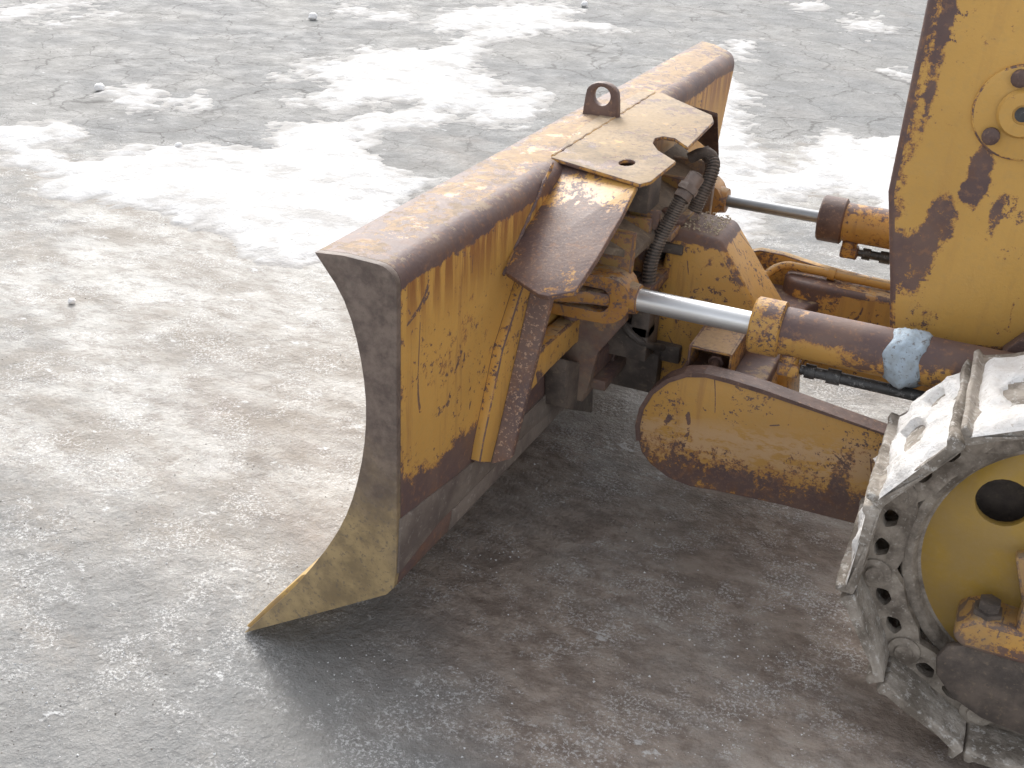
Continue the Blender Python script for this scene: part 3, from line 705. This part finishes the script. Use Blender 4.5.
SNOW = [
 [(0, 150), (-30, 130), (15, 124), (62, 123), (68, 132), (50, 150), (80, 157), (150, 149), (205, 147), (268, 149), (277, 133), (310, 125), (345, 119), (372, 132), (362, 150), (385, 165), (410, 178), (425, 184), (400, 235), (316, 262), (262, 264), (225, 232), (180, 218), (140, 210), (40, 192), (45, 175), (0, 165)],
 [(440, 12), (505, 3), (560, 8), (575, 13), (550, 15), (590, 25), (628, 31), (560, 33), (520, 31), (497, 45), (480, 60), (477, 75), (500, 95), (535, 97), (541, 108), (520, 125), (480, 122), (465, 115), (430, 119), (375, 130), (330, 134), (310, 125), (345, 119), (368, 113), (410, 107), (417, 101), (385, 104), (340, 114), (322, 106), (283, 98), (328, 83), (290, 70), (295, 62), (350, 57), (355, 48), (430, 48), (475, 31), (438, 26)],
 [(-60, 20), (0, 12), (15, 5), (30, -2), (90, -2), (104, 10), (62, 15), (25, 21), (0, 22)],
 [(110, 103), (120, 92), (150, 87), (171, 93), (145, 107), (130, 110)], [(167, 98), (198, 96), (199, 101), (170, 102)],
 [(345, 12), (365, 8), (405, 12), (405, 17), (380, 22), (365, 18)], [(268, 76), (280, 72), (291, 76), (285, 79)],
 [(690, 60), (728, 75), (741, 78), (745, 95), (738, 110), (745, 125), (755, 140), (766, 155), (755, 170), (790, 174), (800, 165), (803, 150), (830, 138), (862, 142), (900, 132), (960, 150), (940, 210), (885, 214), (860, 196), (820, 188), (790, 203), (765, 222), (745, 238), (700, 240), (640, 200), (640, 100)],
 [(725, 45), (750, 39), (763, 45), (745, 57), (728, 58)], [(848, 18), (880, 17), (897, 28), (880, 30), (855, 24)], [(803, 4), (821, 3), (822, 8), (805, 8)], [(890, 70), (925, 69), (925, 76)], [(168, 98), (230, 40), (232, 42), (170, 101)][:0]]
def psd(px, py, poly):
    """signed distance in pixels, positive inside"""
    n_ = len(poly); dmin = np.full(px.shape, 1e9); ins = np.zeros(px.shape, bool)
    for i in range(n_):
        x1, y1 = poly[i]; x2, y2 = poly[(i + 1) % n_]; ex, ey = x2 - x1, (y2 - y1)
        t = np.clip(((px - x1) * ex + (py - y1) * ey * 4) / (ex * ex + ey * ey * 4 + 1e-9), 0, 1)
        d = np.hypot(px - x1 - t * ex, (py - y1 - t * ey) * 2.); dmin = np.minimum(dmin, d)
        c = ((y1 > py) != (y2 > py)) & (px < (x2 - x1) * (py - y1) / (y2 - y1 + 1e-12) + x1); ins ^= c
    return np.where(ins, dmin, -dmin)
def axis(a, b, c, d, h, far):
    """fine from b to c, growing to a and d"""
    mid = list(np.arange(b, c, h)); lo = []; x = b; s = h
    while x > a: s *= 1.22; x -= s; lo.append(x)
    hi = []; x = mid[-1]; s = h
    while x < d: s *= 1.22; x += s; hi.append(x)
    return np.array(lo[::-1] + mid + hi)
ax = axis(-250, -1.0, 9.6, 250, .024, 1); ay = axis(-250, -11.0, 1.0, 250, .026, 1)
GX, GY = np.meshgrid(ax, ay, indexing='ij')
px, py = project(GX, GY)
infr = (px > -200) & (px < 1200) & (py > -60) & (py < 900)
gz = (fbm(GX * .9, GY * .9, 3, 4) - .5) * .018 + (fbm(GX * 5, GY * 5, 11, 4) - .5) * .010
near = np.clip(1.3 - np.hypot(GX - 1.2, GY + 1.2) / 5., 0.15, 1)
gz = gz * near + (fbm(GX * 22, GY * 30, 31, 3, .6) - .5) * .0045 * near
gz -= .006
sn = np.full(GX.shape, -1e3)
m = infr
for poly in SNOW: 
    if poly: sn[m] = np.maximum(sn[m], psd(px[m], py[m], poly))
rag = (fbm(GX * 2.6, GY * 2.6, 51, 7, .78) - .5)
sn = np.clip(sn, -60, 34) + rag * 95 + (fbm(GX * 16, GY * 16, 61, 3, .7) - .5) * 34 + 3
rnd = fbm(GX * 1.1, GY * 1.1, 91, 6, .6)
outside = (rnd - .56) * 260 - 60 * np.clip(1 - (np.hypot(GX, GY) - 4.5) / 2., 0, 1)
sn = np.where(infr, sn, outside)
FR = [(50, 60, .0), (200, 70, .0), (250, 100, .0), (300, 20, .0), (640, 60, .0), (800, 80, .0), (860, 100, .02), (640, 20, .0), (450, 165, .03), (240, 130, .04), (100, 120, .05), (550, 60, .0), (450, 190, .06), (500, 110, .02), (720, 20, 0), (120, 20, 0),  # ice cover by ground brightness: lit and shaded tone is painted in too
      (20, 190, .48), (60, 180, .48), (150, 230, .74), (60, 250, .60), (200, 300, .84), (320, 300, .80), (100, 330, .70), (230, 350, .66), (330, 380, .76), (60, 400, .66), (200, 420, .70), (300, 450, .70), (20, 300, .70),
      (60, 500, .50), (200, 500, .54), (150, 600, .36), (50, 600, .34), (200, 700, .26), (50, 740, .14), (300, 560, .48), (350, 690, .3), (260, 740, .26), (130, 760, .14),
      (450, 720, .36), (550, 500, .20), (600, 600, .34), (700, 550, .34), (650, 450, .30), (700, 700, .38), (500, 620, .36), (850, 700, .34), (820, 540, .42), (600, 380, .75), (625, 400, .85), (640, 430, .7), (540, 440, .05), (450, 560, .22),  # high values under the cylinder paint in a sunlit patch
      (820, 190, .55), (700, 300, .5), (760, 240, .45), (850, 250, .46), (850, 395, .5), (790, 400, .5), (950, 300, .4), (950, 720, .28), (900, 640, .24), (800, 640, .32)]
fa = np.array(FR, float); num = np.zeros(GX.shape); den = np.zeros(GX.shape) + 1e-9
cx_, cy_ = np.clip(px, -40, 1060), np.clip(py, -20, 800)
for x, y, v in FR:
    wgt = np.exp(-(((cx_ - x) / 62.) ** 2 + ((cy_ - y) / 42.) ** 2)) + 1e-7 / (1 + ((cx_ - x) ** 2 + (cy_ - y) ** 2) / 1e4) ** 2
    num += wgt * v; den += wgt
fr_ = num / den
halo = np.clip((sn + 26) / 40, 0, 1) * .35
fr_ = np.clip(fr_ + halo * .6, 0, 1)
BR = [(560, 600, 1.), (500, 470, .7), (700, 560, 1.), (850, 660, 1.), (600, 690, .8), (450, 640, .6), (330, 640, .15), (150, 600, .05), (100, 300, .15), (320, 400, .35), (350, 450, .4), (60, 60, 0), (500, 60, 0.05), (700, 440, .5), (850, 120, .1), (300, 200, .05), (400, 740, .35), (200, 740, .1), (840, 400, .3), (500, 190, .3), (960, 740, .8)]  # brown mask follows the shaded ground, so shade tone is painted in
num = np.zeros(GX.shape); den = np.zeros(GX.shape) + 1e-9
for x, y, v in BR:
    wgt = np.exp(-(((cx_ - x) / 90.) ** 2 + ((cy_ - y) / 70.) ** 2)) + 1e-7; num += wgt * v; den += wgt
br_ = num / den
nx, ny = GX.shape
hs = np.clip(sn / 30., -1, 1) * .017 + (fbm(GX * 7, GY * 7, 71, 4, .6) - .5) * .012 * (sn > -5)
hs = np.where(sn < 0, sn / 30. * .02, hs + .001)
def grid_mesh(name, Zc, keep, attrs, mat):
    vid = -np.ones(nx * ny, np.int64); q = keep[:-1, :-1] | keep[1:, :-1] | keep[:-1, 1:] | keep[1:, 1:]
    I, J = np.nonzero(q); a = I * ny + J; quads = np.stack([a, a + ny, a + ny + 1, a + 1], 1)
    used = np.unique(quads); vid[used] = np.arange(len(used)); quads = vid[quads]
    me = bpy.data.meshes.new(name); me.vertices.add(len(used)); co = np.stack([GX.ravel()[used], GY.ravel()[used], Zc.ravel()[used]], 1)
    me.vertices.foreach_set('co', co.astype(np.float32).ravel())
    me.loops.add(quads.size); me.loops.foreach_set('vertex_index', quads.astype(np.int32).ravel())
    me.polygons.add(len(quads)); me.polygons.foreach_set('loop_start', (np.arange(len(quads)) * 4).astype(np.int32))
    me.update(calc_edges=True); me.polygons.foreach_set('use_smooth', np.ones(len(quads), bool))
    for k, v in attrs.items():
        at = me.attributes.new(k, 'FLOAT', 'POINT'); at.data.foreach_set('value', v.ravel()[used].astype(np.float32))
    me.materials.append(mat); o = bpy.data.objects.new(name, me); COL.objects.link(o); return o

def ground_mat():
    s = NT('ground_ice_asphalt')
    fr = s.n('ShaderNodeAttribute', {'attribute_name': 'frost_and_light'}).outputs['Fac']; br = s.n('ShaderNodeAttribute', {'attribute_name': 'brown'}).outputs['Fac']
    P = s.P
    st = s.scalev(P, (.7, 1.15, 1))
    a = s.mix(s.step(s.noise(1.3, 5, .55), .35, .65), (.205, .208, .208), (.26, .256, .246))
    a = s.mix(s.math('MULTIPLY', s.step(s.noise(28, 5, .7), .45, .65), .35), a, (.15, .145, .14))
    a = s.mix(s.math('MULTIPLY', s.step(s.noise(150, 3, .7), .56, .70), .45), a, (.42, .41, .40))
    # crazed cracks in the pavement
    wv = s.vmath('ADD', P, s.scalev(s.n('ShaderNodeTexNoise', None, Vector=P, Scale=2.6, Detail=5., Roughness=.6).outputs[1], (.42, .42, 0)))
    v1 = s.n('ShaderNodeTexVoronoi', {'feature': 'DISTANCE_TO_EDGE'}, Vector=wv, Scale=2.1).outputs['Distance']
    v2 = s.n('ShaderNodeTexVoronoi', {'feature': 'DISTANCE_TO_EDGE'}, Vector=wv, Scale=5.2).outputs['Distance']
    gate = s.step(s.noise(1.1, 3, .5, off=(4, 4, 4)), .36, .56)
    keepc = s.math('MULTIPLY', s.math('MULTIPLY', s.step(fr, .46, .20), s.step(br, .42, .12)), s.step(s.vmath('LENGTH', P), 4.2, 6.0))
    w1 = s.math('ADD', .008, s.math('MULTIPLY', s.noise(5, 3), .022))
    c1 = s.math('MULTIPLY', s.step(v1, w1, .002), s.step(s.noise(2.2, 3, off=(8, 2, 0)), .33, .50)); c2 = s.math('MULTIPLY', s.math('MULTIPLY', s.step(v2, .018, .004), gate), .7)
    cr = s.math('MULTIPLY', s.math('MAXIMUM', c1, c2), keepc)
    a = s.mix(s.math('MULTIPLY', cr, .65), a, (.07, .066, .062))
    # brown packed dirt, with the shaded ground's tone put into its colour
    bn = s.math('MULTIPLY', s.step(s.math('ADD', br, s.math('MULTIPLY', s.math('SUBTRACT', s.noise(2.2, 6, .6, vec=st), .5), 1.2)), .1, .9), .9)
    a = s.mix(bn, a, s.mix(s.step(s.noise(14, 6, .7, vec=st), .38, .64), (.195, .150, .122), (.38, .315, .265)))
    # frost / thin ice, lit and shaded tone painted in: mottled, dragged along the machine's travel
    n1 = s.noise(1.6, 6, .62, vec=st, dist=.5); n2 = s.noise(10, 7, .74, vec=s.scalev(P, (.8, 1.1, 1)), dist=.3, off=(3, 0, 0)); n3 = s.noise(75, 3, .75)
    f = s.math('ADD', s.math('ADD', s.math('MULTIPLY', n1, .50), s.math('MULTIPLY', n2, .36)), s.math('MULTIPLY', n3, .14))
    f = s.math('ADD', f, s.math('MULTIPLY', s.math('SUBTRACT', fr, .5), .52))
    fm = s.step(f, .38, .64)
    icec = s.mix(s.step(s.noise(3.1, 6, .6, vec=st, off=(5, 9, 0)), .36, .64), (.300, .272, .238), (.520, .508, .485))
    icec = s.mix(s.math('MULTIPLY', s.step(s.noise(12, 7, .74, off=(1, 9, 0), vec=st), .46, .62), .6), icec, (.25, .22, .19))
    c = s.mix(s.math('MULTIPLY', fm, .92), a, icec)
    c = s.mix(s.math('MULTIPLY', cr, s.math('MULTIPLY', fm, .12)), c, (.2, .18, .16))
    # bright crystals and dark grit
    g = s.noise(130, 3, .8, off=(6, 1, 0)); pat = s.math('MULTIPLY', s.step(s.noise(5, 7, .76, off=(2, 2, 0)), .47, .58), s.step(fr, .05, .3))
    c = s.mix(s.math('MULTIPLY', s.step(g, .50, .60), s.math('MULTIPLY', s.math('ADD', s.math('MULTIPLY', pat, .75), s.math('MULTIPLY', fr, .1)), .8)), c, (.66, .66, .66))
    c = s.mix(s.math('MULTIPLY', s.step(s.noise(95, 3, .7, off=(9, 9, 0)), .66, .72), .6), c, (.09, .08, .075))
    # white crusts
    cru = s.math('ADD', s.noise(9, 9, .74, vec=st, off=(12, 3, 0)), s.math('MULTIPLY', fr, .05))
    c = s.mix(s.math('MULTIPLY', s.step(cru, .635, .68), .75), c, (.64, .645, .65))
    s.put(s.b.inputs['Base Color'], c)
    s.put(s.b.inputs['Roughness'], s.step(s.noise(5, 6, .65, off=(7, 7, 0)), .35, .65, .62, .85)); s.b.inputs['Specular IOR Level'].default_value = .25
    nb = s.bump(s.math('ADD', s.math('MULTIPLY', s.noise(75, 3, .72), .35), s.noise(11, 5, .72, off=(3, 0, 0))), .018, .8)
    s.put(s.b.inputs['Normal'], nb); return s.m
def snow_mat():
    s = NT('snow'); P = s.P
    t = s.n('ShaderNodeAttribute', {'attribute_name': 'depth'}).outputs['Fac']
    c = s.mix(s.step(s.noise(4, 8, .68), .40, .66), (.68, .68, .685), (.50, .49, .48))
    tt = s.math('ADD', t, s.math('MULTIPLY', s.math('SUBTRACT', s.noise(16, 7, .7), .5), .9))
    c = s.mix(s.math('MULTIPLY', s.step(tt, .62, .05), .85), c, (.40, .385, .37))
    c = s.mix(s.math('MULTIPLY', s.step(s.noise(60, 5, .7, off=(3, 3, 0)), .60, .68), .5), c, (.38, .36, .34))
    c = s.mix(s.math('MULTIPLY', s.step(s.noise(3.2, 8, .74, vec=s.scalev(P, (.6, 1.2, 1)), off=(1, 6, 0)), .50, .62), .65), c, (.41, .395, .38))
    s.put(s.b.inputs['Base Color'], c); s.b.inputs['Roughness'].default_value = .9
    s.b.inputs['Specular IOR Level'].default_value = .1
    nb = s.bump(s.math('ADD', s.math('MULTIPLY', s.noise(60, 3, .7), .4), s.noise(12, 4, .65)), .02, .7); s.put(s.b.inputs['Normal'], nb); return s.m
G = grid_mesh('ground', gz, np.ones(GX.shape, bool), {'frost_and_light': fr_, 'brown': br_}, ground_mat())
G['kind'] = 'structure'; G['label'] = 'cracked grey pavement under thin dirty ice'; 
S = grid_mesh('snow', gz + hs, (hs > -.004) & (np.abs(GX) < 14) & (np.abs(GY) < 16), {'depth': np.clip(sn / 30., -1, 1)}, snow_mat())
S['kind'] = 'stuff'; S['label'] = 'ragged patches of white snow on the pavement'

# loose grit and ice crumbs
def crumbs(name, label, mat, cnt, rmin, rmax, region, snowy):
    verts = []; faces = []; b0 = [(1, 0, 0), (-.5, .87, 0), (-.5, -.87, 0), (.2, .1, .9), (-.3, -.2, -.6)]
    fs = [(0, 1, 3), (1, 2, 3), (2, 0, 3), (1, 0, 4), (2, 1, 4), (0, 2, 4)]
    k = 0
    while k < cnt:
        x_, y_ = random.uniform(*region[0]), random.uniform(*region[1]); p = onz(x_, y_)
        if mnoise.noise(Vector((p.x * 3.5, p.y * 3.5, snowy))) < random.uniform(-.05, .5): continue
        r = rmin * (rmax / rmin) ** (random.random() ** 2.2); an = random.uniform(0, 6.28); o = len(verts)
        i = int(np.searchsorted(ax, p.x)); j = int(np.searchsorted(ay, p.y))
        zz = gz[min(i, nx - 1), min(j, ny - 1)] + max(hs[min(i, nx - 1), min(j, ny - 1)], 0)
        for a_, b_, c_2 in b0:
            q = [a_ * random.uniform(.7, 1.2), b_ * random.uniform(.7, 1.2), c_2 * random.uniform(.5, 1.)]
            verts.append((p.x + r * (q[0] * math.cos(an) - q[1] * math.sin(an)), p.y + r * (q[0] * math.sin(an) + q[1] * math.cos(an)), zz + r * (q[2] + .25)))
        faces += [tuple(o + q for q in f) for f in fs]; k += 1
    me = bpy.data.meshes.new(name); me.from_pydata(verts, [], faces); me.materials.append(mat); me.update()
    ob = bpy.data.objects.new(name, me); COL.objects.link(ob); ob['kind'] = 'stuff'; ob['label'] = label
crumbs('ice_crumbs', 'loose white crumbs of ice and snow', steel('ice_crumb', (.80, .81, .83), (.66, .66, .66), .5, 60), 3200, .0010, .0042, ((-10, 1030), (110, 775)), 2.2)
crumbs('grit', 'dark grit scattered over the ground', steel('dark_grit', (.08, .07, .06), (.2, .17, .14), .8, 60), 1500, .0008, .0032, ((-10, 1030), (200, 775)), 9.2)

# countable snow lumps
LM = steel('snow_lump_white', (.86, .86, .87), (.78, .77, .76), .6, 30, bumpd=.004)
def lump(x_, y_, r, label):
    p = onz(x_, y_); bm = newbm(); bmesh.ops.create_icosphere(bm, subdivisions=3, radius=r)
    for v in bm.verts:
        k = 1 + .35 * mnoise.fractal(v.co * (1.6 / r) + Vector((x_, y_, 0)), 1, 2, 3); v.co *= k; v.co.z *= .8
    bmesh.ops.translate(bm, verts=bm.verts[:], vec=(p.x, p.y, r * .55)); o = obj('snow_lump', bm, LM, None, ang=80)
    o['label'] = label; o['category'] = 'snow lump'; o['group'] = 'loose snow lumps on the pavement'
lump(100, 90, .030, 'white snow lump lying left of the small isolated snow patch')
lump(313, 19, .034, 'white snow lump beside the far thin snow patch at the top')
lump(179, 147, .018, 'small snow lump on the upper edge of the large snow field')
lump(72, 303, .014, 'tiny snow crumb standing on grey ice at the far left')
lump(584, 6, .030, 'snow lump right of the farthest long snow patch, at the top edge')

# ------------------------------------------------------------------ light
w = bpy.data.worlds.new("World"); scene.world = w; w.use_nodes = True
nt = w.node_tree; bg = nt.nodes['Background']; sky = nt.nodes.new('ShaderNodeTexSky'); sky.sky_type = 'NISHITA'; sky.sun_disc = False
sd = Vector((.72, -1.0, 1.02)).normalized()       # towards the sun
el = math.asin(sd.z); az = math.atan2(sd.x, sd.y)
sky.sun_elevation = el; sky.sun_rotation = az; sky.dust_density = 3.; sky.air_density = 1.0; sky.ozone_density = 1.2
bw = nt.nodes.new('ShaderNodeHueSaturation'); bw.inputs['Saturation'].default_value = .18; nt.links.new(sky.outputs[0], bw.inputs['Color'])   # hazy, milky winter sky
nt.links.new(bw.outputs[0], bg.inputs[0]); bg.inputs[1].default_value = .15
sl = bpy.data.lights.new('sun', 'SUN'); sl.energy = .80; sl.angle = math.radians(18.0); sl.color = (1, .955, .88)
so = bpy.data.objects.new('sun', sl); COL.objects.link(so); so.rotation_euler = sd.to_track_quat('Z', 'Y').to_euler()
vs = scene.view_settings; vs.view_transform = 'Standard'; vs.look = 'None'; vs.exposure = 1.10; vs.gamma = 1.0
scene.render.engine = 'CYCLES'
